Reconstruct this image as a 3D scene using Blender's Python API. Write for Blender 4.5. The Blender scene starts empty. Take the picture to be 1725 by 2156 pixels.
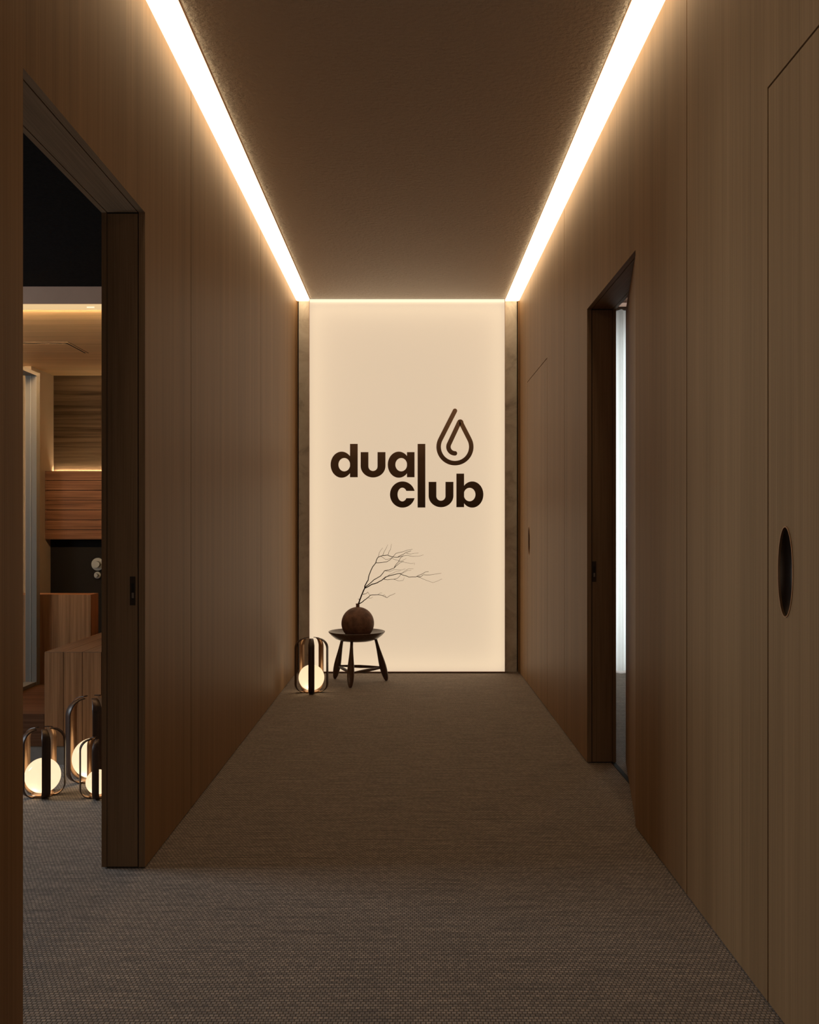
import bpy, bmesh, math, random
from mathutils import Vector, Matrix
random.seed(7)
S = bpy.context.scene
COL = S.collection
F = 1900.0            # focal length in pixels of the 1725 px wide photograph
EYE = 1.1
PI = math.pi

def at(px, py, Y):
    return Vector(((px - 862.5) / F * Y, Y, EYE - (py - 1108) / F * Y))

# ------------------------------------------------------------------ materials
def mat(name):
    m = bpy.data.materials.new(name); m.use_nodes = True
    nt = m.node_tree
    return m, nt, nt.nodes['Principled BSDF'], nt.nodes['Material Output']

def simple(name, col, rough=.5, metal=0., noise=.0, scale=20, bump=0., bscale=60):
    m, nt, b, o = mat(name)
    N, L = nt.nodes, nt.links
    b.inputs['Roughness'].default_value = rough
    b.inputs['Metallic'].default_value = metal
    tc = N.new('ShaderNodeTexCoord')
    if noise:
        n = N.new('ShaderNodeTexNoise'); n.inputs['Scale'].default_value = scale
        n.inputs['Detail'].default_value = 6
        L.new(tc.outputs['Object'], n.inputs['Vector'])
        r = N.new('ShaderNodeValToRGB')
        r.color_ramp.elements[0].position = .3; r.color_ramp.elements[1].position = .72
        r.color_ramp.elements[0].color = tuple(c * (1 - noise) for c in col) + (1,)
        r.color_ramp.elements[1].color = tuple(min(1, c * (1 + noise)) for c in col) + (1,)
        L.new(n.outputs['Fac'], r.inputs['Fac']); L.new(r.outputs['Color'], b.inputs['Base Color'])
    else:
        b.inputs['Base Color'].default_value = tuple(col) + (1,)
    if bump:
        n2 = N.new('ShaderNodeTexNoise'); n2.inputs['Scale'].default_value = bscale
        n2.inputs['Detail'].default_value = 5
        L.new(tc.outputs['Object'], n2.inputs['Vector'])
        bp = N.new('ShaderNodeBump'); bp.inputs['Strength'].default_value = 1
        bp.inputs['Distance'].default_value = bump
        L.new(n2.outputs['Fac'], bp.inputs['Height']); L.new(bp.outputs['Normal'], b.inputs['Normal'])
    return m

def wood(name, dark, light, axis='Z', rough=.45, fine=260, along=1.6, bump=.0004, figure=5.0, spec=.35, warp=0.0):
    """straight or figured grain running along one axis"""
    m, nt, b, o = mat(name)
    N, L = nt.nodes, nt.links
    tc = N.new('ShaderNodeTexCoord')
    def sc(f, a):
        v = [f, f, f]; v['XYZ'.index(axis)] = a
        mp = N.new('ShaderNodeMapping'); mp.inputs['Scale'].default_value = v
        L.new(tc.outputs['Object'], mp.inputs['Vector']); return mp
    m1 = sc(fine, along)
    n1 = N.new('ShaderNodeTexNoise'); n1.inputs['Scale'].default_value = 1
    n1.inputs['Detail'].default_value = 4; n1.inputs['Roughness'].default_value = .6
    L.new(m1.outputs['Vector'], n1.inputs['Vector'])
    m2 = sc(figure, along * .22)
    n2 = N.new('ShaderNodeTexNoise'); n2.inputs['Scale'].default_value = 1
    n2.inputs['Detail'].default_value = 7; n2.inputs['Roughness'].default_value = .6
    n2.inputs['Distortion'].default_value = warp
    L.new(m2.outputs['Vector'], n2.inputs['Vector'])
    mx = N.new('ShaderNodeMath'); mx.operation = 'MULTIPLY_ADD'
    L.new(n1.outputs['Fac'], mx.inputs[0]); mx.inputs[1].default_value = .5
    h = N.new('ShaderNodeMath'); h.operation = 'MULTIPLY'; L.new(n2.outputs['Fac'], h.inputs[0]); h.inputs[1].default_value = .5
    L.new(h.outputs[0], mx.inputs[2])
    r = N.new('ShaderNodeValToRGB')
    r.color_ramp.elements[0].position = .36; r.color_ramp.elements[1].position = .64
    r.color_ramp.elements[0].color = tuple(dark) + (1,)
    r.color_ramp.elements[1].color = tuple(light) + (1,)
    L.new(mx.outputs[0], r.inputs['Fac']); L.new(r.outputs['Color'], b.inputs['Base Color'])
    b.inputs['Roughness'].default_value = rough
    b.inputs['Specular IOR Level'].default_value = spec
    bp = N.new('ShaderNodeBump'); bp.inputs['Distance'].default_value = bump; bp.inputs['Strength'].default_value = 1
    L.new(mx.outputs[0], bp.inputs['Height']); L.new(bp.outputs['Normal'], b.inputs['Normal'])
    return m

def emit(name, col, strength):
    m, nt, b, o = mat(name)
    e = nt.nodes.new('ShaderNodeEmission')
    e.inputs['Color'].default_value = tuple(col) + (1,); e.inputs['Strength'].default_value = strength
    nt.links.new(e.outputs[0], o.inputs['Surface']); nt.nodes.remove(b)
    return m

M = {}
M['wall'] = wood('veneer_vertical', (.265, .154, .072), (.405, .239, .115), 'Z', rough=.48, fine=230, along=1.2, bump=.00014, figure=14, spec=.12)
M['jamb'] = wood('veneer_jamb', (.190, .122, .070), (.305, .200, .120), 'Z', rough=.5, fine=300, along=3, bump=.0003, figure=16, spec=.12)
M['soffit'] = wood('veneer_soffit', (.190, .122, .070), (.305, .200, .120), 'Y', rough=.6, fine=200, along=3, bump=.0003, figure=16, spec=.06)
M['black'] = simple('shadow_gap', (.012, .010, .008), .8)
M['blackpanel'] = simple('black_lacquer', (.010, .008, .007), .9)
M['blackpanel'].node_tree.nodes['Principled BSDF'].inputs['Specular IOR Level'].default_value = .08
M['darkceil'] = simple('dark_paint', (.016, .014, .013), .8, noise=.15, scale=90, bump=.0006, bscale=150)
M['darkceil'].node_tree.nodes['Principled BSDF'].inputs['Specular IOR Level'].default_value = 0
M['fascia'] = simple('mauve_paint', (.46, .275, .185), .8, noise=.05, scale=8)
M['grey'] = simple('grey_metal', (.215, .178, .145), .55, noise=.05, scale=3)
M['plinth'] = simple('grey_plinth', (.22, .19, .165), .7, noise=.1, scale=30)
M['walnutH'] = wood('walnut_horizontal', (.060, .024, .011), (.185, .082, .040), 'X', rough=.6, fine=90, along=2.0, bump=.0006, figure=16, warp=.5, spec=.08)
M['walnutV'] = wood('walnut_vertical', (.20, .090, .038), (.49, .238, .108), 'Z', rough=.6, fine=80, along=2.0, bump=.0005, figure=18, warp=.4, spec=.08)
M['figured'] = wood('walnut_figured', (.016, .009, .005), (.085, .052, .029), 'X', rough=.8, fine=40, along=1.2, bump=.0006, figure=9, warp=1.6, spec=.02)
M['pier'] = simple('warm_plaster', (.30, .20, .12), .8, noise=.06, scale=6)
M['oakceil'] = wood('oak_ceiling', (.44, .27, .125), (.66, .42, .21), 'X', rough=.5, fine=60, along=1.5, bump=.0005, figure=12, warp=.5)
M['bronze'] = simple('bronze', (.55, .34, .20), .34, metal=.9, noise=.08, scale=30)
M['darkmetal'] = simple('dark_metal', (.05, .035, .025), .4, metal=.7)
M['leather'] = wood('dark_wood_strap', (.020, .009, .005), (.075, .032, .018), 'Z', rough=.42, fine=160, along=6, bump=.0002, figure=40, spec=.5)
M['stoolwood'] = wood('dark_turned_wood', (.040, .019, .010), (.125, .060, .032), 'Z', rough=.30, fine=120, along=8, bump=.0002, figure=30, spec=.5)
M['vase'] = simple('burnished_clay', (.24, .135, .095), .72, noise=.45, scale=26, bump=.0012, bscale=110)
M['branch'] = simple('bark', (.040, .024, .015), .8, noise=.3, scale=60)
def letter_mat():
    # base colour runs by height from mid brown at the tip of the droplet to near black at the foot of the words
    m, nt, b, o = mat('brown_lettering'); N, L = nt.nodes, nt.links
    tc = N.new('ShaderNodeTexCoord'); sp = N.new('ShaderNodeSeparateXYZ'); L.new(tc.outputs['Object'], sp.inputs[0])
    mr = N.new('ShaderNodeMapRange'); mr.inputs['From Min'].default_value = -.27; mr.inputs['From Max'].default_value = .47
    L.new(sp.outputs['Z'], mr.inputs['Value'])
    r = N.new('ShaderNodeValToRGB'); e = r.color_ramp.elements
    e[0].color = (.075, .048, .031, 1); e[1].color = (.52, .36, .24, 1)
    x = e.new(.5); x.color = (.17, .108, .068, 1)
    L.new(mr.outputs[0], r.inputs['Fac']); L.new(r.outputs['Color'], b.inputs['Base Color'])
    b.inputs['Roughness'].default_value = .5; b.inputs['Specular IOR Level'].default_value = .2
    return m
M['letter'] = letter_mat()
M['disc'] = simple('grey_disc', (.20, .185, .16), .5)
def thin_glass():
    m, nt, b, o = mat('thin_glass'); N, L = nt.nodes, nt.links
    t = N.new('ShaderNodeBsdfTransparent'); t.inputs['Color'].default_value = (.80, .82, .82, 1)
    g = N.new('ShaderNodeBsdfGlossy'); g.inputs['Roughness'].default_value = .03
    mx = N.new('ShaderNodeMixShader'); mx.inputs[0].default_value = .06
    L.new(t.outputs[0], mx.inputs[1]); L.new(g.outputs[0], mx.inputs[2]); L.new(mx.outputs[0], o.inputs['Surface'])
    nt.nodes.remove(b); return m
M['glass'] = thin_glass()

# stone strips beside the light wall
def stone():
    m, nt, b, o = mat('grey_stone'); N, L = nt.nodes, nt.links
    tc = N.new('ShaderNodeTexCoord')
    n = N.new('ShaderNodeTexNoise'); n.inputs['Scale'].default_value = 5; n.inputs['Detail'].default_value = 9
    n.inputs['Roughness'].default_value = .65; n.inputs['Distortion'].default_value = .6
    L.new(tc.outputs['Object'], n.inputs['Vector'])
    r = N.new('ShaderNodeValToRGB'); e = r.color_ramp.elements
    e[0].position = .28; e[0].color = (.42, .37, .31, 1)
    e[1].position = .72; e[1].color = (.92, .88, .80, 1)
    x = e.new(.47); x.color = (.74, .69, .60, 1)
    L.new(n.outputs['Fac'], r.inputs['Fac']); L.new(r.outputs['Color'], b.inputs['Base Color'])
    b.inputs['Roughness'].default_value = .4
    bp = N.new('ShaderNodeBump'); bp.inputs['Distance'].default_value = .0006
    L.new(n.outputs['Fac'], bp.inputs['Height']); L.new(bp.outputs['Normal'], b.inputs['Normal'])
    return m
M['stone'] = stone()

def carpet():
    m, nt, b, o = mat('woven_carpet'); N, L = nt.nodes, nt.links
    tc = N.new('ShaderNodeTexCoord')
    # slight waviness of the rows
    wn = N.new('ShaderNodeTexNoise'); wn.inputs['Scale'].default_value = 22; wn.inputs['Detail'].default_value = 3
    L.new(tc.outputs['Object'], wn.inputs['Vector'])
    ws = N.new('ShaderNodeVectorMath'); ws.operation = 'MULTIPLY_ADD'
    L.new(wn.outputs['Color'], ws.inputs[0]); ws.inputs[1].default_value = (.006, .004, 0)
    L.new(tc.outputs['Object'], ws.inputs[2])
    br = N.new('ShaderNodeTexBrick')
    br.inputs['Scale'].default_value = 1
    br.inputs['Brick Width'].default_value = .0115; br.inputs['Row Height'].default_value = .0105
    br.inputs['Mortar Size'].default_value = .0024; br.inputs['Mortar Smooth'].default_value = 1
    br.inputs['Color1'].default_value = (1, 1, 1, 1); br.inputs['Color2'].default_value = (.62, .62, .62, 1)
    br.inputs['Mortar'].default_value = (.18, .18, .18, 1)
    L.new(ws.outputs[0], br.inputs['Vector'])
    mp = N.new('ShaderNodeMapping'); mp.inputs['Scale'].default_value = (5, 95, 1)
    L.new(tc.outputs['Object'], mp.inputs['Vector'])
    st = N.new('ShaderNodeTexNoise'); st.inputs['Scale'].default_value = 1; st.inputs['Detail'].default_value = 3
    L.new(mp.outputs['Vector'], st.inputs['Vector'])
    sr = N.new('ShaderNodeMapRange'); sr.inputs['From Min'].default_value = .3; sr.inputs['From Max'].default_value = .62
    sr.inputs['To Min'].default_value = .55; sr.inputs['To Max'].default_value = 1
    L.new(st.outputs['Fac'], sr.inputs['Value'])
    mul = N.new('ShaderNodeMixRGB'); mul.blend_type = 'MULTIPLY'; mul.inputs[0].default_value = 1
    L.new(br.outputs['Color'], mul.inputs[1]); L.new(sr.outputs[0], mul.inputs[2])
    mul2 = N.new('ShaderNodeMixRGB'); mul2.blend_type = 'MULTIPLY'; mul2.inputs[0].default_value = 1
    L.new(mul.outputs[0], mul2.inputs[1]); mul2.inputs[2].default_value = CARPET + (1,)
    L.new(mul2.outputs[0], b.inputs['Base Color'])
    b.inputs['Roughness'].default_value = .85
    b.inputs['Sheen Weight'].default_value = .15
    bp = N.new('ShaderNodeBump'); bp.inputs['Distance'].default_value = .0022; bp.inputs['Strength'].default_value = .9
    L.new(mul.outputs[0], bp.inputs['Height']); L.new(bp.outputs['Normal'], b.inputs['Normal'])
    return m
CARPET = (.54, .42, .325)
M['carpet'] = carpet()

def plaster():
    m, nt, b, o = mat('rough_plaster'); N, L = nt.nodes, nt.links
    tc = N.new('ShaderNodeTexCoord')
    n = N.new('ShaderNodeTexNoise'); n.inputs['Scale'].default_value = 52; n.inputs['Detail'].default_value = 6
    n.inputs['Roughness'].default_value = .6
    mp = N.new('ShaderNodeMapping'); mp.inputs['Scale'].default_value = (.75, 1, 1)
    L.new(tc.outputs['Object'], mp.inputs['Vector']); L.new(mp.outputs[0], n.inputs['Vector'])
    b.inputs['Base Color'].default_value = (.75, .67, .585, 1); b.inputs['Roughness'].default_value = .9
    bp = N.new('ShaderNodeBump'); bp.inputs['Distance'].default_value = .024; bp.inputs['Strength'].default_value = 1
    L.new(n.outputs['Fac'], bp.inputs['Height']); L.new(bp.outputs['Normal'], b.inputs['Normal'])
    return m
M['plaster'] = plaster()

M['strip'] = emit('strip_diffuser', (1, .745, .45), 4.3)
M['slot'] = emit('slot_light', (1, .80, .55), 1.25)
M['led'] = emit('led_tape', (1, .80, .52), 1.9)
M['loungeled'] = emit('lounge_led', (1, .68, .34), .85)
M['lounge_tape'] = emit('lounge_tape', (1, .74, .42), 240)
M['ledge_led'] = emit('ledge_led', (1, .80, .52), 300.0)

# light box sheet: even glow of its own plus real light through it from the tape behind its rim
def sheet():
    m, nt, b, o = mat('opal_sheet'); N, L = nt.nodes, nt.links
    e = N.new('ShaderNodeEmission'); e.inputs['Color'].default_value = (.915, .79, .578, 1); e.inputs['Strength'].default_value = .60
    t = N.new('ShaderNodeBsdfTranslucent'); t.inputs['Color'].default_value = (.60, .56, .50, 1)
    a = N.new('ShaderNodeAddShader')
    L.new(e.outputs[0], a.inputs[0]); L.new(t.outputs[0], a.inputs[1]); L.new(a.outputs[0], o.inputs['Surface'])
    nt.nodes.remove(b); return m
M['sheet'] = sheet()

def globe():
    m, nt, b, o = mat('opal_globe'); N, L = nt.nodes, nt.links
    e = N.new('ShaderNodeEmission'); e.inputs['Color'].default_value = (1, .74, .44, 1); e.inputs['Strength'].default_value = .56
    t = N.new('ShaderNodeBsdfTranslucent'); t.inputs['Color'].default_value = (.8, .8, .8, 1)
    g = N.new('ShaderNodeBsdfGlossy'); g.inputs['Roughness'].default_value = .15; g.inputs['Color'].default_value = (.04, .04, .04, 1)
    a = N.new('ShaderNodeAddShader'); a2 = N.new('ShaderNodeAddShader')
    L.new(e.outputs[0], a.inputs[0]); L.new(t.outputs[0], a.inputs[1])
    L.new(a.outputs[0], a2.inputs[0]); L.new(g.outputs[0], a2.inputs[1]); L.new(a2.outputs[0], o.inputs['Surface'])
    nt.nodes.remove(b); return m
M['globe'] = globe()

def sheer():
    m, nt, b, o = mat('sheer_curtain'); N, L = nt.nodes, nt.links
    t = N.new('ShaderNodeBsdfTranslucent'); t.inputs['Color'].default_value = (.68, .665, .61, 1)
    d = N.new('ShaderNodeBsdfDiffuse'); d.inputs['Color'].default_value = (.8, .8, .78, 1)
    mx = N.new('ShaderNodeMixShader'); mx.inputs[0].default_value = .4
    L.new(t.outputs[0], mx.inputs[1]); L.new(d.outputs[0], mx.inputs[2]); L.new(mx.outputs[0], o.inputs['Surface'])
    nt.nodes.remove(b); return m
M['sheer'] = sheer()

# ------------------------------------------------------------------ geometry helpers
def box(bm, x0, x1, y0, y1, z0, z1, mi=0):
    x0, x1 = sorted((x0, x1)); y0, y1 = sorted((y0, y1)); z0, z1 = sorted((z0, z1))
    v = [bm.verts.new(c) for c in ((x0,y0,z0),(x1,y0,z0),(x1,y1,z0),(x0,y1,z0),(x0,y0,z1),(x1,y0,z1),(x1,y1,z1),(x0,y1,z1))]
    for f in ((0,3,2,1),(4,5,6,7),(0,1,5,4),(1,2,6,5),(2,3,7,6),(3,0,4,7)):
        fc = bm.faces.new([v[i] for i in f]); fc.material_index = mi
    return bm

def boxes(*bs):
    bm = bmesh.new()
    for bb in bs: box(bm, *bb)
    return bm

def lathe(bm, prof, n=48, c=(0, 0, 0), mi=0, smooth=True, capb=True, capt=True):
    rings = []
    for r, z in prof:
        rings.append([bm.verts.new((c[0] + r*math.cos(2*PI*i/n), c[1] + r*math.sin(2*PI*i/n), c[2] + z)) for i in range(n)])
    for a, bq in zip(rings, rings[1:]):
        for i in range(n):
            f = bm.faces.new((a[i], a[(i+1)%n], bq[(i+1)%n], bq[i])); f.smooth = smooth; f.material_index = mi
    if capb: bm.faces.new(list(reversed(rings[0]))).material_index = mi
    if capt: bm.faces.new(rings[-1]).material_index = mi
    return bm

def tube(bm, pts, rad, n=8, smooth=True):
    pts = [Vector(p) for p in pts]
    rings = []
    up = Vector((0, 1, 0.13)).normalized()
    for i, p in enumerate(pts):
        a = pts[max(0, i-1)]; q = pts[min(len(pts)-1, i+1)]
        t = (q - a).normalized()
        u = t.cross(up)
        if u.length < 1e-4: u = t.cross(Vector((1, 0, 0)))
        u.normalize(); w = u.cross(t)
        r = rad[i]
        rings.append([bm.verts.new(p + (u*math.cos(2*PI*k/n) + w*math.sin(2*PI*k/n))*r) for k in range(n)])
    for a, q in zip(rings, rings[1:]):
        for k in range(n):
            f = bm.faces.new((a[k], a[(k+1)%n], q[(k+1)%n], q[k])); f.smooth = smooth
    bm.faces.new(list(reversed(rings[0]))); bm.faces.new(rings[-1])
    return bm

def obj(name, bm, mats, parent=None, kind=None, label=None, cat=None, group=None, bevel=0, recalc=True):
    if recalc: bmesh.ops.recalc_face_normals(bm, faces=bm.faces)
    me = bpy.data.meshes.new(name); bm.to_mesh(me); bm.free()
    if not isinstance(mats, (list, tuple)): mats = [mats]
    for m in mats: me.materials.append(M[m] if isinstance(m, str) else m)
    o = bpy.data.objects.new(name, me); COL.objects.link(o)
    if parent: o.parent = parent
    if kind: o['kind'] = kind
    tag(o, label, cat, group)
    if bevel:
        md = o.modifiers.new('bevel', 'BEVEL'); md.width = bevel; md.segments = 2; md.limit_method = 'ANGLE'
    return o

def tag(o, label=None, cat=None, group=None):
    if label: o['label'] = label
    if cat: o['category'] = cat
    if group: o['group'] = group

def thing(name, loc, label, cat, group=None, rz=0):
    o = bpy.data.objects.new(name, None); COL.objects.link(o)
    o.location = loc; o.rotation_euler = (0, 0, rz); o.empty_display_size = .05
    tag(o, label, cat, group); return o

def struct(name, bm, mats, parent=None, **k):
    return obj(name, bm, mats, parent, kind=None if parent else 'structure', **k)

# ------------------------------------------------------------------ dimensions
XL, XR = -.85, .825
XLo, XRo = -.99, .960           # far faces of the walls
H = 2.808
DH = 2.108                      # door head
YB = -2.2                       # back end of the corridor
YE = 6.80                       # where the wall panels stop
D1, D2 = 1.984, 2.90            # left opening
R1, R2 = 3.293, 4.191           # right opening
SK = .012                       # panel skin thickness
G = .0028                       # half a joint
FZ = .005

# floor, ceilings
struct('floor', boxes((-4.2, 3.4, YB-.1, 7.1, -.1, 0)), 'carpet')
struct('ceiling', boxes((-.744, .719, YB, 6.775, H, H+.1), (-.744, .719, 6.775, 6.95, 2.86, H+.1)), 'plaster')
struct('trim_1', boxes((-.7500, -.7478, YB, 6.77, H-.004, H+.08), (-.7462, -.744, YB, 6.77, H-.001, H+.08), (.719, .722, YB, 6.77, H-.002, H+.08)), 'fascia')

# ------------------------------------------------------------------ left wall
def skins(bm, x0, x1, rects):
    for (y0, y1, z0, z1) in rects: box(bm, x0, x1, y0, y1, z0, z1)
seam_L = [3.51, 5.16]
bm = bmesh.new()
TOP = H + .06
skins(bm, XL-SK, XL, [(YB, D1-SK, FZ, TOP), (D1-SK, D2+SK, DH+SK, TOP), (D2+SK, seam_L[0]-G, FZ, TOP), (seam_L[0]+G, seam_L[1]-G, FZ, TOP), (seam_L[1]+G, YE, FZ, TOP)])
wl = struct('wall_left', bm, 'wall')
bm = boxes((XL-SK, XLo+SK, YB, D1-SK, 0, TOP), (XL-SK, XLo+SK, D1-SK, D2+SK, DH+SK, TOP), (XL-SK, XLo+SK, D2+SK, 6.95, 0, TOP))
obj('core', bm, 'black', wl)
bm = boxes((XLo, XLo+SK, YB, D1-SK, 0, TOP), (XLo, XLo+SK, D1-SK, D2+SK, DH+SK, TOP), (XLo, XLo+SK, D2+SK, 6.95, 0, TOP))
obj('lounge_face', bm, 'jamb', wl)

# jamb lining: corridor lip, black gap, pocket door edge, thin joint, lounge lip
GW = .0038
def lining(name, xa, xb, sgn, ya, yb, label_mat='jamb'):
    """xa corridor face, xb room face, sgn = direction from corridor to room; far jamb at yb, near jamb at ya"""
    w = abs(xb - xa)
    a1 = .0205; b0 = a1 + GW; b1 = w - .0185; c0 = b1 + .0022
    segs = [(0, a1), (c0, w)]
    bm = bmesh.new()
    for s0, s1 in segs:
        x0, x1 = xa + sgn*s0, xa + sgn*s1
        box(bm, x0, x1, yb, yb+SK, FZ, DH+SK)
        box(bm, x0, x1, ya-SK, ya, FZ, DH+SK)
    def face(bm):
        bm.normal_update()
        for f in bm.faces:
            if all(abs(v.co.x - xa) < 1e-6 for v in f.verts): f.material_index = 1
        return bm
    o = struct(name, face(bm), ['jamb', 'wall'])
    bm = bmesh.new()
    for s0, s1 in segs:
        box(bm, xa + sgn*s0, xa + sgn*s1, ya, yb, DH, DH+SK)
    obj('head_lining', face(bm), ['soffit', 'wall'], o)
    obj('head_track', boxes((xa + sgn*b0, xa + sgn*b1, ya, yb, DH+.0005, DH+SK)), 'soffit', o)
    obj('near_lining', boxes((xa + sgn*b0, xa + sgn*b1, ya-SK, ya, FZ, DH)), 'jamb', o)
    return b0, b1
b0, b1 = lining('trim_2', XL, XLo, -1, D1, D2)
lining('trim_3', XR, XRo, 1, R1, R2)

def flush_pull(xc, y, zc, parent, w=.0185, h=.092):
    """edge pull let into a door edge facing -y"""
    bm = bmesh.new()
    # plate with a slot: four bars round a dark recess
    sw, s0, s1 = w*.52, zc-h*.30, zc+h*.26
    t = .0012
    box(bm, xc-w/2, xc-sw/2, y-t, y+.001, zc-h/2, zc+h/2)
    box(bm, xc+sw/2, xc+w/2, y-t, y+.001, zc-h/2, zc+h/2)
    box(bm, xc-sw/2, xc+sw/2, y-t, y+.001, s1, zc+h/2)
    box(bm, xc-sw/2, xc+sw/2, y-t, y+.001, zc-h/2, s0)
    p = obj('pull_plate', bm, 'darkmetal', parent, label='dark metal pull plate')
    obj('slot', boxes((xc-sw/2, xc+sw/2, y-.0004, y+.0008, s0, s1)), 'black', p)
    obj('latch', boxes((xc-sw*.32, xc+sw*.42, y-.0010, y+.0004, s0+.004, s0+(s1-s0)*.42)), 'grey', p)

for nm, xa, xb, sg, yj, xpc, zc in (('door_1', XL, XLo, -1, D2, 279.5, 1244), ('door_2', XR, XRo, 1, R2, 1251.5, 1203.5)):
    w = abs(xb-xa); s0 = .0205+GW; s1 = w-.0185
    d = struct(nm, boxes((xa+sg*s0, xa+sg*s1, yj, yj+SK, .006, DH-.0035)), 'jamb')
    c = at(xpc, zc, yj)
    flush_pull(c.x, yj, c.z, d, w=(11.7 if sg < 0 else 8.6)/F*yj, h=(60.5 if sg < 0 else 43)/F*yj)

# ------------------------------------------------------------------ right wall
def hole_leaf(bm, y0, y1, z0, z1, yc, zc, ry, rz, x0, x1, n=72):
    """board between x0 (front) and x1 with an upright elliptical hole; all in the y-z plane"""
    angs = [2*PI*i/n for i in range(n)]
    for cy in (y0, y1):
        for cz in (z0, z1):
            angs.append(math.atan2(cz-zc, cy-yc) % (2*PI))
    angs = sorted(set(round(a, 6) for a in angs))
    inn, out = [], []
    for a in angs:
        c, s = math.cos(a), math.sin(a)
        k = 1/math.hypot(c/ry, s/rz)
        inn.append((yc+c*k, zc+s*k))
        t = min([((y1-yc)/c) if c > 1e-9 else 1e9, ((y0-yc)/c) if c < -1e-9 else 1e9, ((z1-zc)/s) if s > 1e-9 else 1e9, ((z0-zc)/s) if s < -1e-9 else 1e9])
        out.append((yc+c*t, zc+s*t))
    m = len(angs)
    V = {}
    for nm, L_ in (('i', inn), ('o', out)):
        for xx in (0, 1):
            V[nm, xx] = [bm.verts.new(((x0, x1)[xx], p[0], p[1])) for p in L_]
    for i in range(m):
        j = (i+1) % m
        bm.faces.new((V['i',0][i], V['i',0][j], V['o',0][j], V['o',0][i]))
        bm.faces.new((V['i',1][i], V['o',1][i], V['o',1][j], V['i',1][j]))
        bm.faces.new((V['o',0][i], V['o',0][j], V['o',1][j], V['o',1][i]))
        bm.faces.new((V['i',0][j], V['i',0][i], V['i',1][i], V['i',1][j]))
    return bm

def cup_pull(parent, x0, yc, zc, ry, rz, depth=.026, sgn=1):
    """oval finger cup: a thin proud rim and a hollow bowl behind it; sgn = direction into the leaf"""
    n = 56
    bm = bmesh.new()
    def ring(x, k):
        return [bm.verts.new((x, yc+math.cos(2*PI*i/n)*(ry+k), zc+math.sin(2*PI*i/n)*(rz+k))) for i in range(n)]
    rs = [ring(x0+sgn*.001, 0), ring(x0-sgn*.0018, 0), ring(x0-sgn*.0018, -.0028), ring(x0+sgn*.004, -.0028)]
    for a, q in zip(rs, rs[1:]):
        for i in range(n):
            f = bm.faces.new((a[i], a[(i+1)%n], q[(i+1)%n], q[i])); f.smooth = False
    p = obj('handle', bm, 'bronze', parent, label='oval recessed bronze handle')
    bm = bmesh.new()
    rs = [ring_(bm, x0+sgn*.003, yc, zc, ry-.0026, rz-.0026, n)]
    for t in (.35, .7, .9, 1):
        k = math.sqrt(max(0, 1-t*t)) if t < 1 else 0.02
        rs.append(ring_(bm, x0+sgn*(.003+depth*t), yc, zc, (ry-.0026)*max(k, .55 if t < .95 else k), (rz-.0026)*max(k, .7 if t < .95 else k), n))
    for a, q in zip(rs, rs[1:]):
        for i in range(n):
            f = bm.faces.new((a[i], a[(i+1)%n], q[(i+1)%n], q[i])); f.smooth = True
    bm.faces.new(rs[-1])
    obj('handle_cup', bm, 'darkmetal', p)
def ring_(bm, x, yc, zc, ry, rz, n):
    return [bm.verts.new((x, yc+math.cos(2*PI*i/n)*ry, zc+math.sin(2*PI*i/n)*rz)) for i in range(n)]

N1, N2 = 1.176, 2.076           # near closed door
S3, S4 = 5.41, 6.32             # far closed door
bm = bmesh.new()
skins(bm, XR, XR+SK, [(YB, N1-G, FZ, TOP), (N1-G, N2+G, DH+G, TOP), (N2+G, 2.684-G, FZ, TOP), (2.684+G, R1-SK, FZ, TOP), (R1-SK, R2+SK, DH+SK, TOP),
                      (R2+SK, 4.81-G, FZ, TOP), (4.81+G, S3-G, FZ, TOP), (S3-G, S4+G, DH+G, TOP), (S4+G, YE, FZ, TOP)])
wr = struct('wall_right', bm, 'wall')
DP = .045
bm = boxes((XR+SK, XRo-SK, YB, N1-G, 0, TOP), (XR+DP, XRo-SK, N1-G, N2+G, 0, DH+G), (XR+SK, XRo-SK, N1-G, N2+G, DH+G, TOP), (XR+SK, XRo-SK, N2+G, R1-SK, 0, TOP),
           (XR+SK, XRo-SK, R1-SK, R2+SK, DH+SK, TOP), (XR+SK, XRo-SK, R2+SK, S3-G, 0, TOP), (XR+DP, XRo-SK, S3-G, S4+G, 0, DH+G), (XR+SK, XRo-SK, S3-G, S4+G, DH+G, TOP), (XR+SK, XRo-SK, S4+G, 6.95, 0, TOP))
obj('core', bm, 'black', wr)
bm = boxes((XRo-SK, XRo, YB, R1-SK, 0, TOP), (XRo-SK, XRo, R1-SK, R2+SK, DH+SK, TOP), (XRo-SK, XRo, R2+SK, 6.95, 0, TOP))
obj('room_face', bm, 'jamb', wr)
for nm, y0, y1 in (('door_3', N1, N2), ('door_4', S3, S4)):
    zc = 1.0; yc = y1-.0975; ry, rz = .0405, .1005
    bm = hole_leaf(bmesh.new(), y0+G, y1-G, .006, DH-G, yc, zc, ry, rz, XR, XR+.010)
    d = struct(nm, bm, 'wall')
    obj('backing', hole_leaf(bmesh.new(), y0+G, y1-G, .006, DH-G, yc, zc, ry, rz, XR+.010, XR+.036), 'jamb', d)
    cup_pull(d, XR, yc, zc, ry, rz)
# the leaf standing ajar in the right opening
d = thing('door_5', (XR+.003, R1+.002, 0), None, None, rz=-math.radians(11.1))
d['kind'] = 'structure'
bm = hole_leaf(bmesh.new(), .0, .893, .008, DH-.004, .893-.098, 1.0, .0405, .1005, 0, .040)
leaf = obj('leaf', bm, 'wall', d)
cup_pull(d, 0, .893-.098, 1.0, .0405, .1005)
struct('trim_4', boxes((XRo-.022, XRo-.002, R1, R2, 0, .0025)), 'black')

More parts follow.
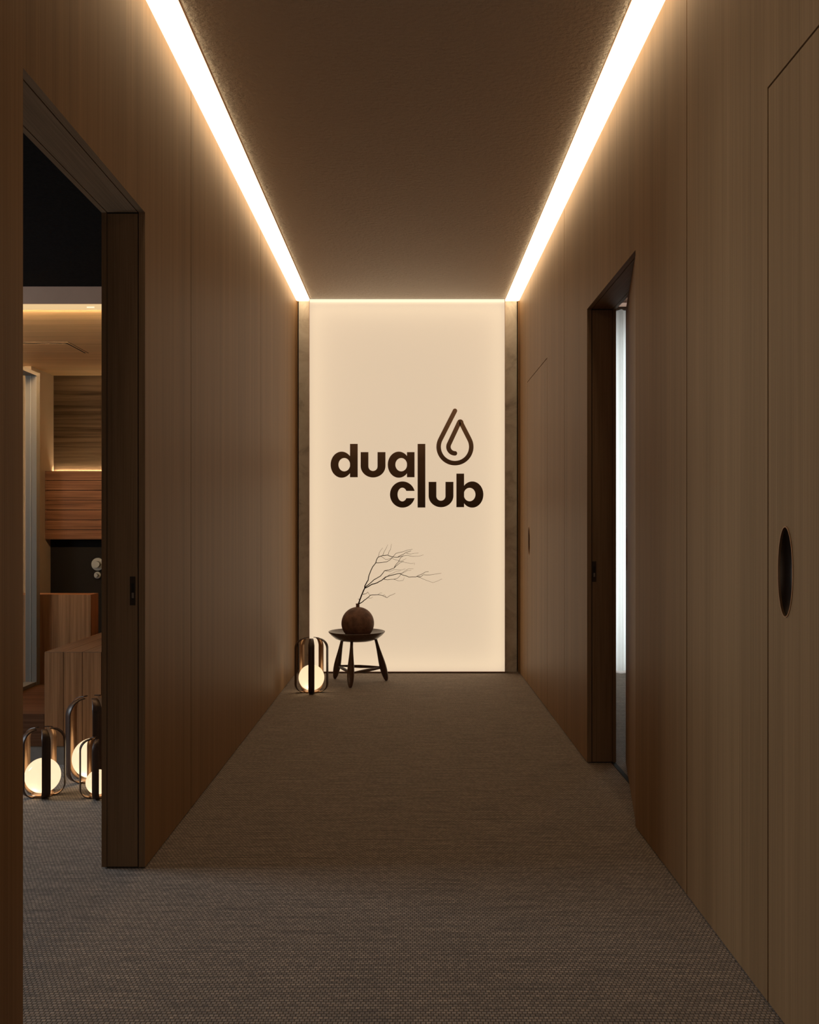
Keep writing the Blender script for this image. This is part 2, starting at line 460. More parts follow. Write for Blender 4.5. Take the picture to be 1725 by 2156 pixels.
# ------------------------------------------------------------------ cove lights
for nm, x0, x1, lab in (('ceiling_light', XL+.0005, -.7502, 'long glowing light strip along the top of the left wall'),
                        ('ceiling_light', .7222, XR-.0005, 'long glowing light strip along the top of the right wall')):
    t = thing(nm, ((x0+x1)/2, 3, H), lab, 'ceiling light', 'light strips along the corridor ceiling')
    o = obj('diffuser', boxes((x0-(x0+x1)/2, x1-(x0+x1)/2, 1.5-3, 6.795-3, -.013, .012)), 'strip', t)
    obj('channel', boxes((x0-(x0+x1)/2, x1-(x0+x1)/2, YB-3, 6.795-3, .012, .06), (x0-(x0+x1)/2, x1-(x0+x1)/2, YB-3, 1.5-3, .0, .012)), 'fascia', t)

# ------------------------------------------------------------------ end of the corridor
EL, ER = at(651, 0, 6.76).x, at(1064, 0, 6.76).x
bm = boxes((-.838, EL-.0012, YE+.02, YE+.14, .0, TOP), (ER+.0012, .812, YE+.02, YE+.14, .0, TOP))
we = struct('wall_end', bm, 'stone')
obj('core', boxes((-.99, .96, 6.945, 7.0, 0, H+.1)), 'black', we)
bm = boxes((XL+.0005, -.843, 6.78, 6.80, FZ, H), (.8165, XR-.0005, 6.78, 6.80, FZ, H))
struct('trim_5', bm, 'wall')
bm = boxes((XL, -.838, 6.90, 6.945, 0, H), (.812, XR, 6.90, 6.945, 0, H), (EL-.0012, ER+.0012, 6.762, 6.764, 0, .012))
struct('trim_6', bm, 'black')
PY = 6.76
t = thing('light_wall', ((EL+ER)/2, PY, 0), 'large glowing cream light panel filling the end of the corridor', 'light panel')
def loc(bm, t):
    bmesh.ops.translate(bm, verts=bm.verts, vec=-Vector(t.location)); return bm
ZT = 2.7785
bm = bmesh.new()
bm.faces.new([bm.verts.new(p) for p in ((EL+.003, PY, .012), (ER-.003, PY, .012), (ER-.003, PY, ZT), (EL+.003, PY, ZT))])
obj('diffuser_sheet', loc(bm, t), 'sheet', t, recalc=False)
bm = boxes((EL, EL+.003, PY-.003, PY+.15, .006, 2.806), (ER-.003, ER, PY-.003, PY+.15, .006, 2.806), (EL, ER, PY-.001, PY+.15, .006, .012), (EL, ER, PY+.03, PY+.15, 2.803, 2.806), (EL, ER, PY+.15, PY+.153, .006, 2.806))
obj('frame', loc(bm, t), M['fascia'], t)
o = obj('top_light_slot', loc(boxes((EL+.003, ER-.003, PY+.004, PY+.02, ZT+.001, 2.8025)), t), 'slot', t)
bm = boxes((EL+.004, EL+.012, PY+.06, PY+.10, .05, 2.74), (ER-.012, ER-.004, PY+.06, PY+.10, .05, 2.74), (EL+.02, ER-.02, PY+.06, PY+.10, .016, .024), (EL+.02, ER-.02, PY+.06, PY+.10, 2.755, 2.763))
obj('edge_lighting', loc(bm, t), 'led', t)

# ------------------------------------------------------------------ logo lettering
LY = PY - .003
def lc(x, y):   # crop coordinates of the lettering -> place on the panel
    px, py = 660 + x/4.3125, 830 + y/4.3125
    p = at(px, py, LY); return (p.x, p.z)
sign = thing('logo_sign', (at(857, 0, LY).x, LY, 1.5), 'dark brown dual club lettering with droplet emblem on the light wall', 'sign')
LT = .0026
def slab(name, polys, label=None):
    bm = bmesh.new()
    for poly in polys:
        pts = [lc(*p) for p in poly]
        # drop repeated points
        q = []
        for p in pts:
            if not q or (abs(p[0]-q[-1][0]) + abs(p[1]-q[-1][1])) > 1e-6: q.append(p)
        if len(q) > 2 and (abs(q[0][0]-q[-1][0]) + abs(q[0][1]-q[-1][1])) < 1e-6: q.pop()
        if len(q) < 3: continue
        bm.faces.new([bm.verts.new((p[0]-sign.location.x, 0, p[1]-sign.location.z)) for p in q])
    bmesh.ops.remove_doubles(bm, verts=bm.verts, dist=1e-5)
    bmesh.ops.dissolve_degenerate(bm, edges=bm.edges, dist=1e-6)
    bmesh.ops.recalc_face_normals(bm, faces=bm.faces)
    r = bmesh.ops.extrude_face_region(bm, geom=bm.faces[:])
    bmesh.ops.translate(bm, verts=[v for v in r['geom'] if isinstance(v, bmesh.types.BMVert)], vec=(0, -LT, 0))
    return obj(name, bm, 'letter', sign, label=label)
def rect(x0, x1, y0, y1): return [(x0, y0), (x1, y0), (x1, y1), (x0, y1)]
def bowl(co, ro, ci, ri, a0=0, a1=360, clampx=None, side=1, n=64):
    out = []
    def P(c, r, a):
        x = c[0] + r[0]*math.cos(a); y = c[1] + r[1]*math.sin(a)
        if clampx is not None: x = min(x, clampx) if side > 0 else max(x, clampx)
        return (x, y)
    for i in range(n):
        a = math.radians(a0 + (a1-a0)*i/n); q = math.radians(a0 + (a1-a0)*(i+1)/n)
        out.append([P(co, ro, a), P(co, ro, q), P(ci, ri, q), P(ci, ri, a)])
    return out
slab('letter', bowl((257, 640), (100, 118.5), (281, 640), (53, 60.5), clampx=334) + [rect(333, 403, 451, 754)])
def letter_u(x0, x1, x2, x3, y0, yb, yi):
    ci = ((x1+x2)/2, yi-42); ro = ((x3-x0)/2, 104); co = ((x0+x3)/2, yb-104)
    arcs = []
    n = 40
    for i in range(n):
        a = PI*i/n; q = PI*(i+1)/n
        arcs.append([(co[0]+ro[0]*math.cos(a), co[1]+ro[1]*math.sin(a)), (co[0]+ro[0]*math.cos(q), co[1]+ro[1]*math.sin(q)),
                     (ci[0]+(x2-x1)/2*math.cos(q), ci[1]+42*math.sin(q)), (ci[0]+(x2-x1)/2*math.cos(a), ci[1]+42*math.sin(a))])
    return arcs + [[(x0, y0), (x1, y0), (x1, ci[1]), (x0, co[1])], [(x2, y0), (x3, y0), (x3, co[1]), (x2, ci[1])]]
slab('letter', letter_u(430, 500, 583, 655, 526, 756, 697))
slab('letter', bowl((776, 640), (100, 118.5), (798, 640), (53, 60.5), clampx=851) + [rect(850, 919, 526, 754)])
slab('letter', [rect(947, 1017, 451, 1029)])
# c: ring with flat-cut mouth
def letter_c():
    co, ro, ci, ri = (810, 911), (114, 119), (808, 911), (43, 62)
    def ang_y(c, r, y): return math.asin((y-c[1])/r[1])
    ao0, ao1 = ang_y(co, (112, 119), 944), ang_y(co, (112, 119), 878)
    ai0, ai1 = ang_y(ci, ri, 944), ang_y(ci, ri, 878)
    n = 64; out = []
    for i in range(n):
        f0, f1 = i/n, (i+1)/n
        A = lambda f: ao0 + (2*PI + ao1 - ao0)*f
        B = lambda f: ai0 + (2*PI + ai1 - ai0)*f
        P = lambda c, r, a: (c[0]+r[0]*math.cos(a), c[1]+r[1]*math.sin(a))
        out.append([P(co, ro, A(f0)), P(co, ro, A(f1)), P(ci, ri, B(f1)), P(ci, ri, B(f0))])
    return out
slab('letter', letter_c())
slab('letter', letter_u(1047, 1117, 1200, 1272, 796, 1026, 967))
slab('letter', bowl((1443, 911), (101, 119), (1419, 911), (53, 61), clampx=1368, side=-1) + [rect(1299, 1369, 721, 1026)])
# droplet: one stroke of constant width with round ends
def stroke(path, w):
    P = [Vector(p) for p in path]; polys = []
    L_, R_ = [], []
    for i, p in enumerate(P):
        a = P[i]-P[i-1] if i else P[1]-P[0]; c = P[i+1]-P[i] if i < len(P)-1 else P[-1]-P[-2]
        a, c = a.normalized(), c.normalized()
        na, nc = Vector((-a.y, a.x)), Vector((-c.y, c.x))
        nn = (na+nc)
        nn = nn.normalized() if nn.length > 1e-6 else na
        k = w/max(.35, nn.dot(na))
        L_.append(p+nn*k); R_.append(p-nn*k)
    for i in range(len(P)-1): polys.append([tuple(L_[i]), tuple(L_[i+1]), tuple(R_[i+1]), tuple(R_[i])])
    def cap(c, d):
        a0 = math.atan2(d.y, d.x)
        return [(c.x+w*math.cos(a0-PI/2+PI*i/14), c.y+w*math.sin(a0-PI/2+PI*i/14)) for i in range(15)]
    polys.append(cap(P[0], (P[0]-P[1]).normalized())); polys.append(cap(P[-1], (P[-1]-P[-2]).normalized()))
    return polys
path = [(1286, 151)]
th = math.radians(26.9)
for i in range(49):      # big circle from the left tangent round the bottom to the right tangent
    a = PI + th - (PI + 2*th)*i/48
    path.append((1286+148*math.cos(a), 478+148*math.sin(a)))
# rounded apex
path += [(1346, 270)]
for i in range(7):
    a = -th + (-PI+2*th)*i/6
    path.append((1334+9*math.cos(a), 258+9*math.sin(a)))
for i in range(25):
    a = PI + th - (PI/2 + th)*i/24
    path.append((1286+59*math.cos(a), 478+59*math.sin(a)))
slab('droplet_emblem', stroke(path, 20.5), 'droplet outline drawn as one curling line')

# ------------------------------------------------------------------ stool
sc_ = Vector((at(751.5, 0, 6.35).x, 6.35, 0))
st = thing('stool', sc_, 'dark round wooden stool with three turned legs before the light wall', 'stool')
R = .1985
prof = [(.0, .292), (.06, .292), (.11, .297), (.15, .312), (.178, .334), (.193, .350), (.1985, .357), (.1985, .361), (.194, .3625), (.184, .358), (.165, .349), (.13, .340), (.08, .335), (.0, .334)]
bm = lathe(bmesh.new(), [(max(r, .0005), z) for r, z in prof], 72)
obj('seat', bm, 'stoolwood', st)
def spindle(p0, p1, prof, n=20):
    p0, p1 = Vector(p0), Vector(p1)
    pts = [p0 + (p1-p0)*t for t, r in prof]
    return tube(bmesh.new(), pts, [r for t, r in prof], n)
feet = {'f': (-.032, -.215), 'r': (.208, .075), 'l': (-.168, .155)}
tops = {'f': (-.028, -.118), 'r': (.128, .045), 'l': (-.106, .098)}
legprof = [(0, .004), (.006, .0085), (.02, .0115), (.06, .0165), (.14, .0215), (.24, .0245), (.34, .0250), (.45, .0228), (.58, .0185), (.72, .0140), (.86, .0108), (1, .0098)]
legprof = [(0, .003), (.004, .0085)] + legprof[2:]
for k in 'frl':
    obj('leg', spindle((*feet[k], 0.0015), (*tops[k], .312), legprof), 'stoolwood', st)
def onleg(k, z):
    t = z/.31; return Vector(feet[k] + (0,)).lerp(Vector(tops[k] + (.31,)), t)
sp = [(0, .0055), (.12, .007), (.3, .0098), (.5, .0115), (.7, .0098), (.88, .007), (1, .0055)]
for a, b_, z in (('f', 'r', .096), ('f', 'l', .099), ('l', 'r', .098)):
    obj('stretcher', spindle(onleg(a, z), onleg(b_, z), sp, 14), 'stoolwood', st)

# ------------------------------------------------------------------ vase
vc = Vector((at(753.5, 0, 6.35).x, 6.35, .336))
vs = thing('vase', vc, 'dark brown round clay vase with a tiny neck on the stool', 'vase')
r0 = .1150; zc = .0815
prof = [(.0006, .006), (.066, .006), (.076, 0), (.084, .002), (.089, .010)]
for i in range(1, 40):
    a = -math.radians(44) + math.radians(44+82)*i/40
    prof.append((r0*math.cos(a)*1.0, zc + r0*1.0*math.sin(a)))
prof = [p for p in prof if p[1] <= zc + .1135]
zn = zc + .1115
prof += [(.0135, zn+.001), (.0125, zn+.004), (.0125, zn+.021), (.0145, zn+.0235), (.0145, zn+.0265), (.0095, zn+.0265), (.0085, zn-.004), (.0005, zn-.01)]
obj('body', lathe(bmesh.new(), prof, 64), 'vase', vs)

# ------------------------------------------------------------------ branch
BY = 6.35
br = thing('dried_branch', (vc.x, BY, vc.z + zn - .002), 'bare dried branch leaning to the right out of the round vase', 'branch')
def bpts(pts, dy0, dy1):
    out = []
    for i, (x, y) in enumerate(pts):
        Y = BY + dy0 + (dy1-dy0)*i/max(1, len(pts)-1)
        p = at(580 + x/4.3125, 1120 + y/4.3125, Y)
        out.append(p - Vector(br.location))
    # small natural wobble between the points
    fine = []
    for a, q in zip(out, out[1:]):
        fine.append(a)
        L0 = (q-a).length
        if L0 > .02:
            fine.append(a.lerp(q, .5) + Vector((random.uniform(-1, 1), random.uniform(-1, 1), random.uniform(-1, 1)))*L0*.035)
    fine.append(out[-1]); return fine
def bpart(name, pts, r0, r1, dy0, dy1, parent=None):
    p = bpts(pts, dy0, dy1); n = len(p)
    return obj(name, tube(bmesh.new(), p, [1.35*(r0 + (r1-r0)*(i/(n-1))**.8) for i in range(n)], 7), 'branch', parent or br)
LB = [None]*5
LB[0] = bpart('stem', [(748,672),(752,655),(760,640),(768,615),(775,598),(790,560),(800,535),(812,510)], .0040, .0032, 0, 0)
LB[1] = bpart('limb', [(812,512),(812,492),(828,462),(842,440),(848,405),(862,365),(885,315),(912,280),(920,250),(932,230),(970,215),(1018,210),(1062,227),(1110,230),(1135,215),(1160,205),(1190,185),(1232,172)], .0030, .0010, 0, -.10)
LB[2] = bpart('limb', [(812,508),(822,496),(850,475),(895,435),(955,400),(992,352),(1035,345),(1078,328),(1092,300),(1118,272),(1140,232),(1165,215)], .0026, .0009, 0, .09)
LB[3] = bpart('limb', [(812,510),(840,498),(880,475),(925,462),(965,440),(1000,410),(1045,395),(1090,385),(1125,377),(1160,392),(1215,410),(1275,408),(1300,395),(1350,372),(1365,362),(1392,360)], .0030, .0009, 0, -.05)
LB[4] = bpart('limb', [(758,652),(785,640),(810,618),(835,600),(850,588),(862,575),(880,572),(930,570),(975,578),(1015,597),(1040,578),(1090,556)], .0028, .0007, 0, -.07)
tw = [([(912,280),(960,278),(1010,272),(1040,255),(1065,228),(1095,195),(1160,180),(1200,165),(1245,157)], .0017, .0007, -.04, -.08),
      ([(935,225),(945,185),(975,145)], .0010, .0005, -.05, -.03),
      ([(975,215),(985,185),(1005,150),(1022,115)], .0011, .0005, -.055, -.03),
      ([(1025,208),(1032,180),(1045,160),(1050,130),(1055,108)], .0011, .0005, -.06, -.09),
      ([(1110,230),(1160,218),(1200,212),(1250,222),(1300,220),(1345,208)], .0011, .0005, -.075, -.12),
      ([(1190,195),(1230,200),(1300,192)], .0009, .0005, -.09, -.12),
      ([(960,222),(1000,250),(1060,240),(1110,258),(1180,278),(1230,288),(1265,282),(1262,300)], .0009, .0005, -.055, -.02),
      ([(1078,328),(1095,310),(1130,282),(1165,265)], .0017, .0007, .055, .04),
      ([(992,352),(1040,360),(1075,342),(1150,345),(1180,335)], .0009, .0005, .05, .08),
      ([(1285,405),(1318,408),(1345,388),(1400,390),(1450,383),(1508,375)], .0015, .0006, -.04, -.07),
      ([(1285,402),(1360,435),(1430,460),(1475,445),(1515,426)], .0008, .0005, -.04, -.02),
      ([(985,430),(1020,435),(1075,430),(1110,420),(1130,400),(1150,375),(1190,345),(1215,333),(1255,335)], .0014, .0005, -.02, .02),
      ([(1075,430),(1120,445),(1160,440),(1172,415)], .0009, .0005, -.01, .01),
      ([(1125,378),(1160,372),(1200,350),(1235,348)], .0009, .0005, -.03, -.05),
      ([(985,428),(1040,385),(1095,360),(1140,350)], .0008, .0005, -.02, .04),
      ([(795,567),(825,560),(840,545)], .0017, .0009, 0, -.01),
      ([(838,545),(850,562),(862,578)], .0009, .0006, -.01, -.02),
      ([(930,570),(950,556),(970,553)], .0008, .0005, -.04, -.05),
      ([(975,578),(990,570),(1010,598)], .0008, .0005, -.045, -.05),
      ([(768,620),(760,610),(750,608)], .0016, .0010, 0, .004),
      ([(1118,272),(1150,262),(1190,240)], .0008, .0005, .07, .06),
      ([(845,600),(868,602),(885,590)], .0009, .0005, -.02, -.03)]
for a, k in zip(tw, [1,1,1,1,1,1,1,2,2,3,3,3,3,3,3,0,4,4,4,0,2,4]): bpart('twig', *a, parent=LB[k])

# ------------------------------------------------------------------ lamps
def arm_mesh(h, Rr, w, t=.0038):
    """strap bent from the base up the side and over, in the x-z plane, width along y"""
    p = []
    rb, rt = Rr*.50, Rr*.60
    p += [(Rr*.30, .0085), (Rr*.42, .0050)]
    for i in range(13):
        a = -PI/2 + (PI/2)*i/12
        p.append((Rr-rb+rb*math.cos(a), .0045+rb+rb*math.sin(a)))
    zt = h-.004
    for i in range(15):
        a = math.radians(78)*i/14
        p.append((Rr-rt+rt*math.cos(a), zt-rt*.98+rt*math.sin(a)))
    x, z = p[-1]; p.append((x-Rr*.09, z+.0014)); p.append((x-Rr*.17, z+.0022))
    bm = bmesh.new()
    rows = []
    n = len(p)
    for i, (x, z) in enumerate(p):
        a = Vector(p[max(0, i-1)]); q = Vector(p[min(n-1, i+1)])
        tg = (q-a).normalized(); nx = Vector((tg.y, -tg.x))   # outward
        ww = w/2 * (1 if 3 < i else .72 + .07*i) * (1 - .38*max(0, (i-(n-12))/11))
        o = Vector((x, z)) + nx*t*.5; m_ = Vector((x, z)); inn = Vector((x, z)) - nx*t*.5
        rows.append([bm.verts.new(c) for c in ((o.x, -ww*.9, o.y), (o.x, ww*.9, o.y), (m_.x, ww, m_.y), (inn.x, ww, inn.y), (inn.x, -ww, inn.y), (m_.x, -ww, m_.y))])
    for a, q in zip(rows, rows[1:]):
        for k in range(6):
            j = (k+1) % 6
            f = bm.faces.new((a[k], a[j], q[j], q[k]))
            f.material_index = 1 if k == 3 else 0
            f.smooth = k in (0, 3)
    bm.faces.new(rows[0]); bm.faces.new(rows[-1])
    bmesh.ops.recalc_face_normals(bm, faces=bm.faces)
    return bm
def lamp(x, y, h, Rr, rg, w, a0, label, watts):
    t = thing('table_lamp', (x, y, 0), label, 'lamp', 'lantern lamps standing on the carpet')
    prof = [(.0005, .0005), (Rr*.50, .0005), (Rr*.52, .003), (Rr*.52, .0095), (Rr*.44, .0125), (rg*.34, .0125), (rg*.30, .009), (.0005, .009)]
    obj('base', lathe(bmesh.new(), prof, 48), 'bronze', t)
    zg = .0115 + rg
    prof = [(.0005, zg-rg)] + [(rg*math.cos(a), zg+rg*math.sin(a)) for a in [(-PI/2 + PI*i/32) for i in range(1, 32)]] + [(.0005, zg+rg)]
    g = obj('globe_shade', lathe(bmesh.new(), prof, 56), 'globe', t, label='opal glowing globe')
    for k in range(5):
        bm = arm_mesh(h, Rr, w)
        me = obj('arm', bm, ['leather', 'bronze'], t, recalc=False)
        me.rotation_euler = (0, 0, math.radians(a0 + 72*k))
    ld = bpy.data.lights.new('bulb', 'POINT'); ld.energy = watts; ld.color = (1, .72, .42); ld.shadow_soft_size = .008
    lo = bpy.data.objects.new('bulb', ld); COL.objects.link(lo); lo.parent = t
    lo.location = (-rg*.12, -rg*.58, .0115+rg*.45)
    return t
lamp(at(656, 0, 5.99).x, 5.99, .360, .110, .085, .040, -84, 'lantern lamp beside the stool at the corridor end', .028)
lamp(at(195, 0, 3.91).x, 3.91, .362, .112, .085, .040, -60.7, 'tallest lantern lamp in the left doorway, behind the two smaller ones', .028)
lamp(at(90, 0, 3.69).x, 3.69, .276, .086, .070, .034, -59, 'mid-sized lantern lamp at the left of the doorway group', .018)
lamp(at(207, 0, 3.67).x, 3.67, .240, .070, .049, .027, -80, 'smallest lantern lamp, half hidden by the door edge', .009)

# ------------------------------------------------------------------ lounge seen through the left opening
LX0 = -4.1
ZC = 2.316
YF = 4.578
BW = 6.76
struct('ceiling_lounge', boxes((LX0, XLo, .2, YF, ZC, ZC+.1)), 'darkceil')
struct('trim_7', boxes((LX0, XLo, YF, YF+.02, 2.228, ZC+.1)), 'fascia')
oc = struct('ceiling_lounge_wood', boxes((LX0, XLo, YF+.02, BW+.1, 2.228, 2.30)), 'oakceil')
t = thing('cove_light', (-2.2, YF+.01, 2.214), 'thin warm light line under the lounge ceiling step', 'light strip')
obj('diffuser', boxes((LX0+2.3, XLo+2.15, -.008, .006, -.0135, .0135)), 'loungeled', t)
obj('light_tape', boxes((LX0+2.3, XLo+2.15, .0075, .010, -.012, .012)), 'lounge_tape', t)
lp = at(189.5, 646, 4.57) - Vector(t.location)
obj('lens', boxes((lp.x-.019, lp.x+.019, -.010, -.008, lp.z-.003, lp.z+.003)), 'slot', t)
# square ceiling grille
gx0, gx1 = at(-50, 723, 5.5).x, at(141, 723, 5.5).x
g0, g1 = 5.52, 5.88
gr = thing('air_grille', ((gx0+gx1)/2, (g0+g1)/2, 2.228), 'square flush air grille in the lounge wooden ceiling', 'air vent')
cx, cy, hw, hl = (gx0+gx1)/2, (g0+g1)/2, (gx1-gx0)/2, (g1-g0)/2
bm = bmesh.new()
def frame_ring(bm, hx, hy, wd, z0, z1):
    box(bm, -hx, hx, -hy, -hy+wd, z0, z1); box(bm, -hx, hx, hy-wd, hy, z0, z1)
    box(bm, -hx, -hx+wd, -hy+wd, hy-wd, z0, z1); box(bm, hx-wd, hx, -hy+wd, hy-wd, z0, z1)
frame_ring(bm, hw, hl, .034, -.0006, 0)
box(bm, -hw+.02, hw-.02, -hl+.026, -hl+.05, -.0006, 0)
obj('frame', bm, 'black', gr)
bm = bmesh.new()
box(bm, -hw+.006, hw-.006, -hl+.008, -hl+.026, -.0012, -.0001)
box(bm, -hw+.006, -hw+.016, -hl+.026, hl-.006, -.0012, -.0001)
box(bm, hw-.016, hw-.006, -hl+.026, hl-.006, -.0012, -.0001)
obj('inner_trim', bm, 'oakceil', gr)
obj('panel', boxes((-hw+.03, hw-.03, -hl+.055, hl-.006, -.0012, -.0001)), 'oakceil', gr)
# back wall, ledge unit
wb = struct('wall_lounge_back', boxes((LX0, XLo, BW, BW+.1, 0, 2.316)), 'figured')
lx = at(95, 0, 6.6).x
z0, z1 = at(0, 1136, 6.6).z, at(0, 991, 6.6).z
cab = thing('wall_cabinet', (lx+.8, 6.6, z0), 'horizontal-planked walnut cabinet with light glowing above it', 'cabinet')
npl = 7; ph = (z1-z0)/npl
bm = bmesh.new()
for i in range(npl):
    box(bm, lx, XLo-.02, 6.6, 6.62, z0+i*ph+.0022, z0+(i+1)*ph-.0022)
box(bm, LX0+.02, lx-.36, 6.6, 6.62, z0, z1)
obj('front', loc(bm, cab), 'walnutH', cab)
obj('carcass', loc(boxes((lx+.006, XLo-.02, 6.62, 6.755, z0+.002, z1-.02), (LX0+.02, lx-.36, 6.62, 6.755, z0, z1-.02)), cab), 'black', cab)
obj('ledge_light', loc(boxes((lx+.01, XLo-.02, 6.7425, 6.7440, z1-.019, z1-.003), (LX0+.05, lx-.37, 6.7425, 6.7440, z1-.019, z1-.003)), cab), 'ledge_led', cab)
obj('light_channel', loc(boxes((lx+.01, XLo-.02, 6.730, 6.742, z1-.0195, z1-.001), (LX0+.05, lx-.37, 6.730, 6.742, z1-.0195, z1-.001)), cab), 'black', cab)
struct('wall_lounge_pier', boxes((lx-.36, lx-.001, 6.36, BW, 0, 2.228)), 'pier')
# black splashback under the cabinet
struct('wall_lounge_splashback', boxes((lx, XLo-.01, 6.70, 6.755, 0, z0), (LX0, lx-.36, 6.70, 6.755, 0, z0)), 'blackpanel')
for px, py, rr, lab in ((206, 1188, 13.4, 'larger grey round dial on the black wall, half behind the door edge'), (205.3, 1211, 7.2, 'smaller grey round dial below the larger one on the black wall')):
    p = at(px, py, 6.69); k = thing('wall_dial', p, lab, 'dial', 'round dials on the black wall')
    r_ = rr/F*6.69
    def disc(r, d0, d1):
        bm = lathe(bmesh.new(), [(r*.97, 0), (r, .002), (r, d1-d0-.002), (r*.97, d1-d0)], 40)
        bmesh.ops.rotate(bm, verts=bm.verts, cent=(0,0,0), matrix=Matrix.Rotation(PI/2, 3, 'X'))
        bmesh.ops.translate(bm, verts=bm.verts, vec=(0, -d0, 0)); return bm
    obj('plate', disc(r_, -.008, .004), 'disc', k)
    obj('knob', disc(r_*.5, .004, .035), 'disc', k)
# tall wooden slab
SY = 4.95
a = at(20, 1440, SY); c = at(191.5, 1252, SY)
sl = thing('bar_counter', (-2.0, SY, a.z), 'upright walnut counter slab in front of the black lounge wall', 'counter')
obj('front', loc(boxes((a.x, c.x-.0012, SY, SY+.012, a.z+.001, c.z)), sl), 'walnutV', sl)
obj('body', loc(boxes((a.x, c.x, SY+.012, SY+.118, a.z+.001, c.z)), sl), wood('orange_lit_side', (.24, .085, .030), (.40, .16, .062), 'Z', fine=90, along=2, figure=18), sl)  # warm light falling on the slab's side is put into this wood colour
# low bench with grooved front and top
BYf = 4.16
q = at(93, 1373, BYf); zb = at(0, 1571, BYf).z
bn = thing('bench', (-1.3, BYf, 0), 'low walnut bench with vertical grooves behind the tall lantern lamp', 'bench')
gv = [q.x, at(133.3, 0, BYf).x, at(173.2, 0, BYf).x, at(213.5, 0, BYf).x, at(254, 0, BYf).x, XLo-.02]
bm = bmesh.new()
for g0_, g1_ in zip(gv, gv[1:]):
    box(bm, g0_+.0014, g1_-.0014, BYf, BYf+.02, zb, q.z-.002)
obj('front', loc(bm, bn), 'walnutV', bn)
bm = bmesh.new()
for g0_, g1_ in zip(gv, gv[1:]):
    box(bm, g0_+.0014, g1_-.0014, BYf+.0004, 5.4, q.z-.02, q.z)
obj('top', loc(bm, bn), wood('walnut_top', (.12, .062, .034), (.26, .145, .082), 'Y', fine=80, along=2, figure=18), bn)
obj('carcass', loc(boxes((q.x+.003, XLo-.022, BYf+.02, 5.39, zb, q.z-.021)), bn), 'black', bn)
obj('plinth', loc(boxes((q.x, XLo-.02, BYf+.004, 5.3, 0, zb-.0005)), bn), 'plinth', bn)
# step platform beside it
pl = thing('platform', (-2.8, BYf, 0), 'low horizontally grained walnut platform left of the bench', 'platform')
zp = a.z
obj('body', loc(boxes((LX0+.02, q.x-.001, BYf, 5.4, zb, zp)), pl), 'walnutH', pl)
obj('plinth', loc(boxes((LX0+.02, q.x-.001, BYf+.004, 5.39, 0, zb-.0005)), pl), 'plinth', pl)
# grey post and glazed screen on the platform
px0, px1 = at(53.3, 0, 4.9).x, at(77, 0, 4.9).x
sc2 = thing('glass_screen', (px1-.03, 4.92, zp), 'grey framed glass screen standing on the platform', 'glass screen')
pm = (px0+px1)/2 - .0012
zt_ = at(0, 783, 4.9).z
obj('post', loc(boxes((px0, pm-.0008, 4.90, 4.945, zp+.001, zt_), (pm+.0008, px1, 4.90, 4.945, zp+.001, zt_)), sc2), 'grey', sc2)
obj('joint', loc(boxes((pm-.0008, pm+.0008, 4.898, 4.945, zp+.001, zt_)), sc2), simple('light_edge', (.6, .57, .52), .4), sc2)
obj('pane', loc(boxes((px0-.012, px0-.004, 4.22, 4.90, zp+.02, zt_-.02)), sc2), 'glass', sc2)
obj('rail', loc(boxes((px0-.03, px1, 4.22, 4.90, zt_-.02, zt_)), sc2), 'grey', sc2)
obj('rail', loc(boxes((px0-.03, px1-.004, 4.22, 4.90, zp+.001, zp+.02)), sc2), 'grey', sc2)

# other lounge walls (light comes in through a window beside the doorway)
struct('wall_lounge_left', boxes((LX0-.1, LX0, .2, 2.6, 0, ZC+.1), (LX0-.1, LX0, 4.0, BW+.1, 0, ZC+.1), (LX0-.1, LX0, 2.6, 4.0, 2.1, ZC+.1), (LX0-.1, LX0, 2.6, 4.0, 0, .9)), 'jamb')
bm = boxes((LX0, XLo, .1, .2, 0, ZC+.1))
struct('wall_lounge_front', bm, 'jamb')
struct('wall_back', boxes((XLo, XRo, YB-.1, YB, 0, TOP)), 'wall')

# ------------------------------------------------------------------ room on the right
RX = 3.3
struct('ceiling_right_room', boxes((XRo, RX, 2.9, 7.0, 2.78, 2.9)), 'fascia')
struct('wall_right_room', boxes((RX, RX+.1, 2.9, 7.1, 0, 2.9), (XRo, RX, 2.8, 2.9, 0, 2.9)), 'fascia')
WY = 7.0
struct('wall_right_room_end', boxes((XRo, 1.08, WY, WY+.1, 0, 2.9), (3.1, RX, WY, WY+.1, 0, 2.9), (1.08, 3.1, WY, WY+.1, 2.56, 2.9), (1.08, 3.1, WY, WY+.1, 0, .05)), 'fascia')
wf = struct('window_1', boxes((1.08, 1.12, WY+.02, WY+.07, .05, 2.56), (3.06, 3.1, WY+.02, WY+.07, .05, 2.56), (2.07, 2.11, WY+.02, WY+.07, .05, 2.56), (1.08, 3.1, WY+.02, WY+.07, .05, .09), (1.08, 3.1, WY+.02, WY+.07, 2.52, 2.56)), 'grey')
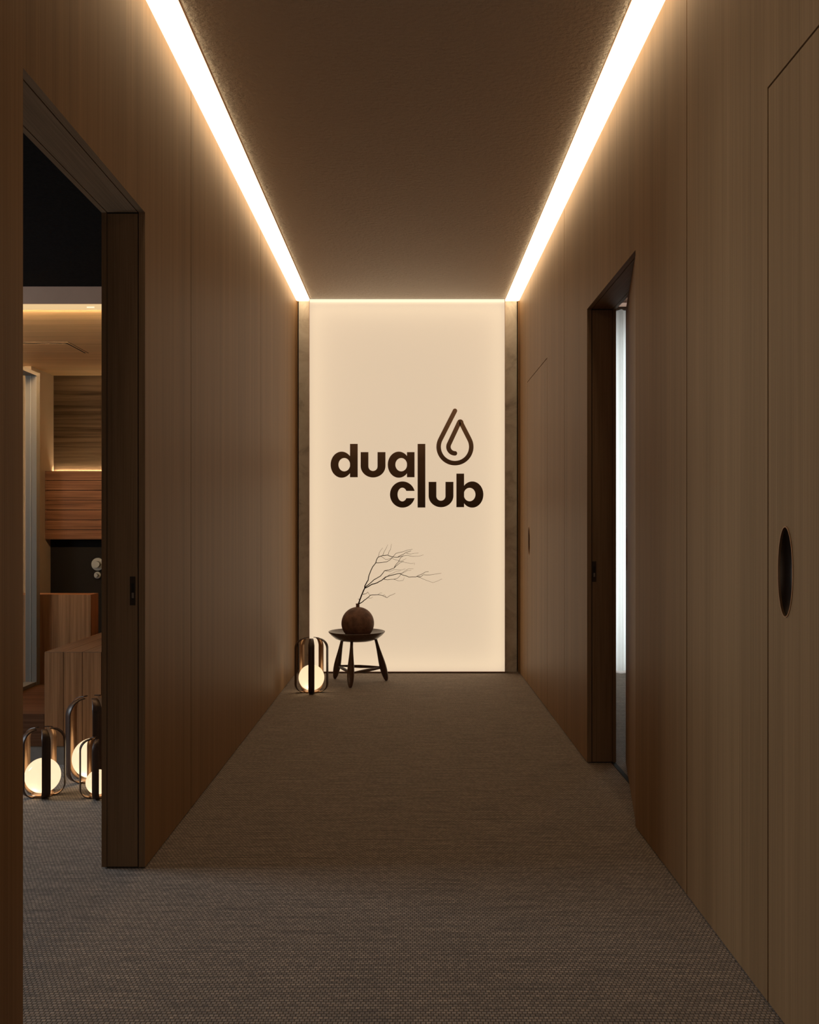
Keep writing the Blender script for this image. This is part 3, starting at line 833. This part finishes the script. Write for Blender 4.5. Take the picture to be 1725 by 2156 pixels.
# sheer curtain in soft folds
bm = bmesh.new()
nx, nz = 520, 20
CY = 6.78
vv = []
for j in range(nz+1):
    z = .012 + (2.72-.012)*j/nz
    row = []
    for i in range(nx+1):
        x = 1.05 + 2.1*i/nx
        f = .042*math.sin(x*58 + .5*math.sin(x*9)) + .016*math.sin(x*133+1.3+.15*z)
        f *= .75 + .25*math.sin(x*7 + z*.6)
        row.append(bm.verts.new((x-2.1, f, z)))
    vv.append(row)
for j in range(nz):
    for i in range(nx):
        fc = bm.faces.new((vv[j][i], vv[j][i+1], vv[j+1][i+1], vv[j+1][i])); fc.smooth = True
cu = thing('curtain', (2.1, CY, 0), 'white sheer curtain glowing with daylight behind the ajar door', 'curtain')
obj('fabric', bm, 'sheer', cu)
obj('curtain_rail', boxes((-1.07, 1.07, -.02, .02, 2.72, 2.745)), 'grey', cu)

# ------------------------------------------------------------------ lights
def area(name, loc_, rot, sx, sy, e, col):
    l = bpy.data.lights.new(name, 'AREA'); l.shape = 'RECTANGLE'; l.size = sx; l.size_y = sy; l.energy = e; l.color = col
    o = bpy.data.objects.new(name, l); COL.objects.link(o); o.location = loc_; o.rotation_euler = rot; return o
area('daylight_right', (2.1, WY+.25, 1.35), (-PI/2, 0, 0), 2.1, 2.5, 72, (.84, .93, 1))
area('daylight_lounge', (LX0-.12, 3.3, 1.5), (0, -PI/2, 0), 1.1, 1.3, 56, (.78, .90, 1))
area('fill_behind_camera', (0, YB+.05, .95), (PI/2, 0, 0), 1.4, 1.5, 7, (1, .88, .74))  # unseen fill added behind the camera to brighten jambs, stone and floor

w = bpy.data.worlds.new('world'); S.world = w; w.use_nodes = True
w.node_tree.nodes['Background'].inputs[0].default_value = (.55, .65, .8, 1)
w.node_tree.nodes['Background'].inputs[1].default_value = .25

# ------------------------------------------------------------------ camera and view
cam = bpy.data.cameras.new('camera'); co = bpy.data.objects.new('camera', cam); COL.objects.link(co)
cam.sensor_fit = 'HORIZONTAL'; cam.sensor_width = 36; cam.lens = F/1725*36
cam.shift_y = 30/1725; cam.clip_start = .02
co.location = (0, 0, EYE); co.rotation_euler = (PI/2, 0, 0)
S.camera = co
S.view_settings.view_transform = 'Standard'; S.view_settings.look = 'None'
S.view_settings.exposure = 0; S.view_settings.gamma = 1
try:
    S.cycles.use_denoising = True
    S.cycles.denoiser = 'OPENIMAGEDENOISE'
    S.cycles.sample_clamp_indirect = 6
    S.cycles.max_bounces = 10; S.cycles.diffuse_bounces = 6; S.cycles.transmission_bounces = 8
    S.cycles.caustics_reflective = False; S.cycles.caustics_refractive = False
except Exception: pass
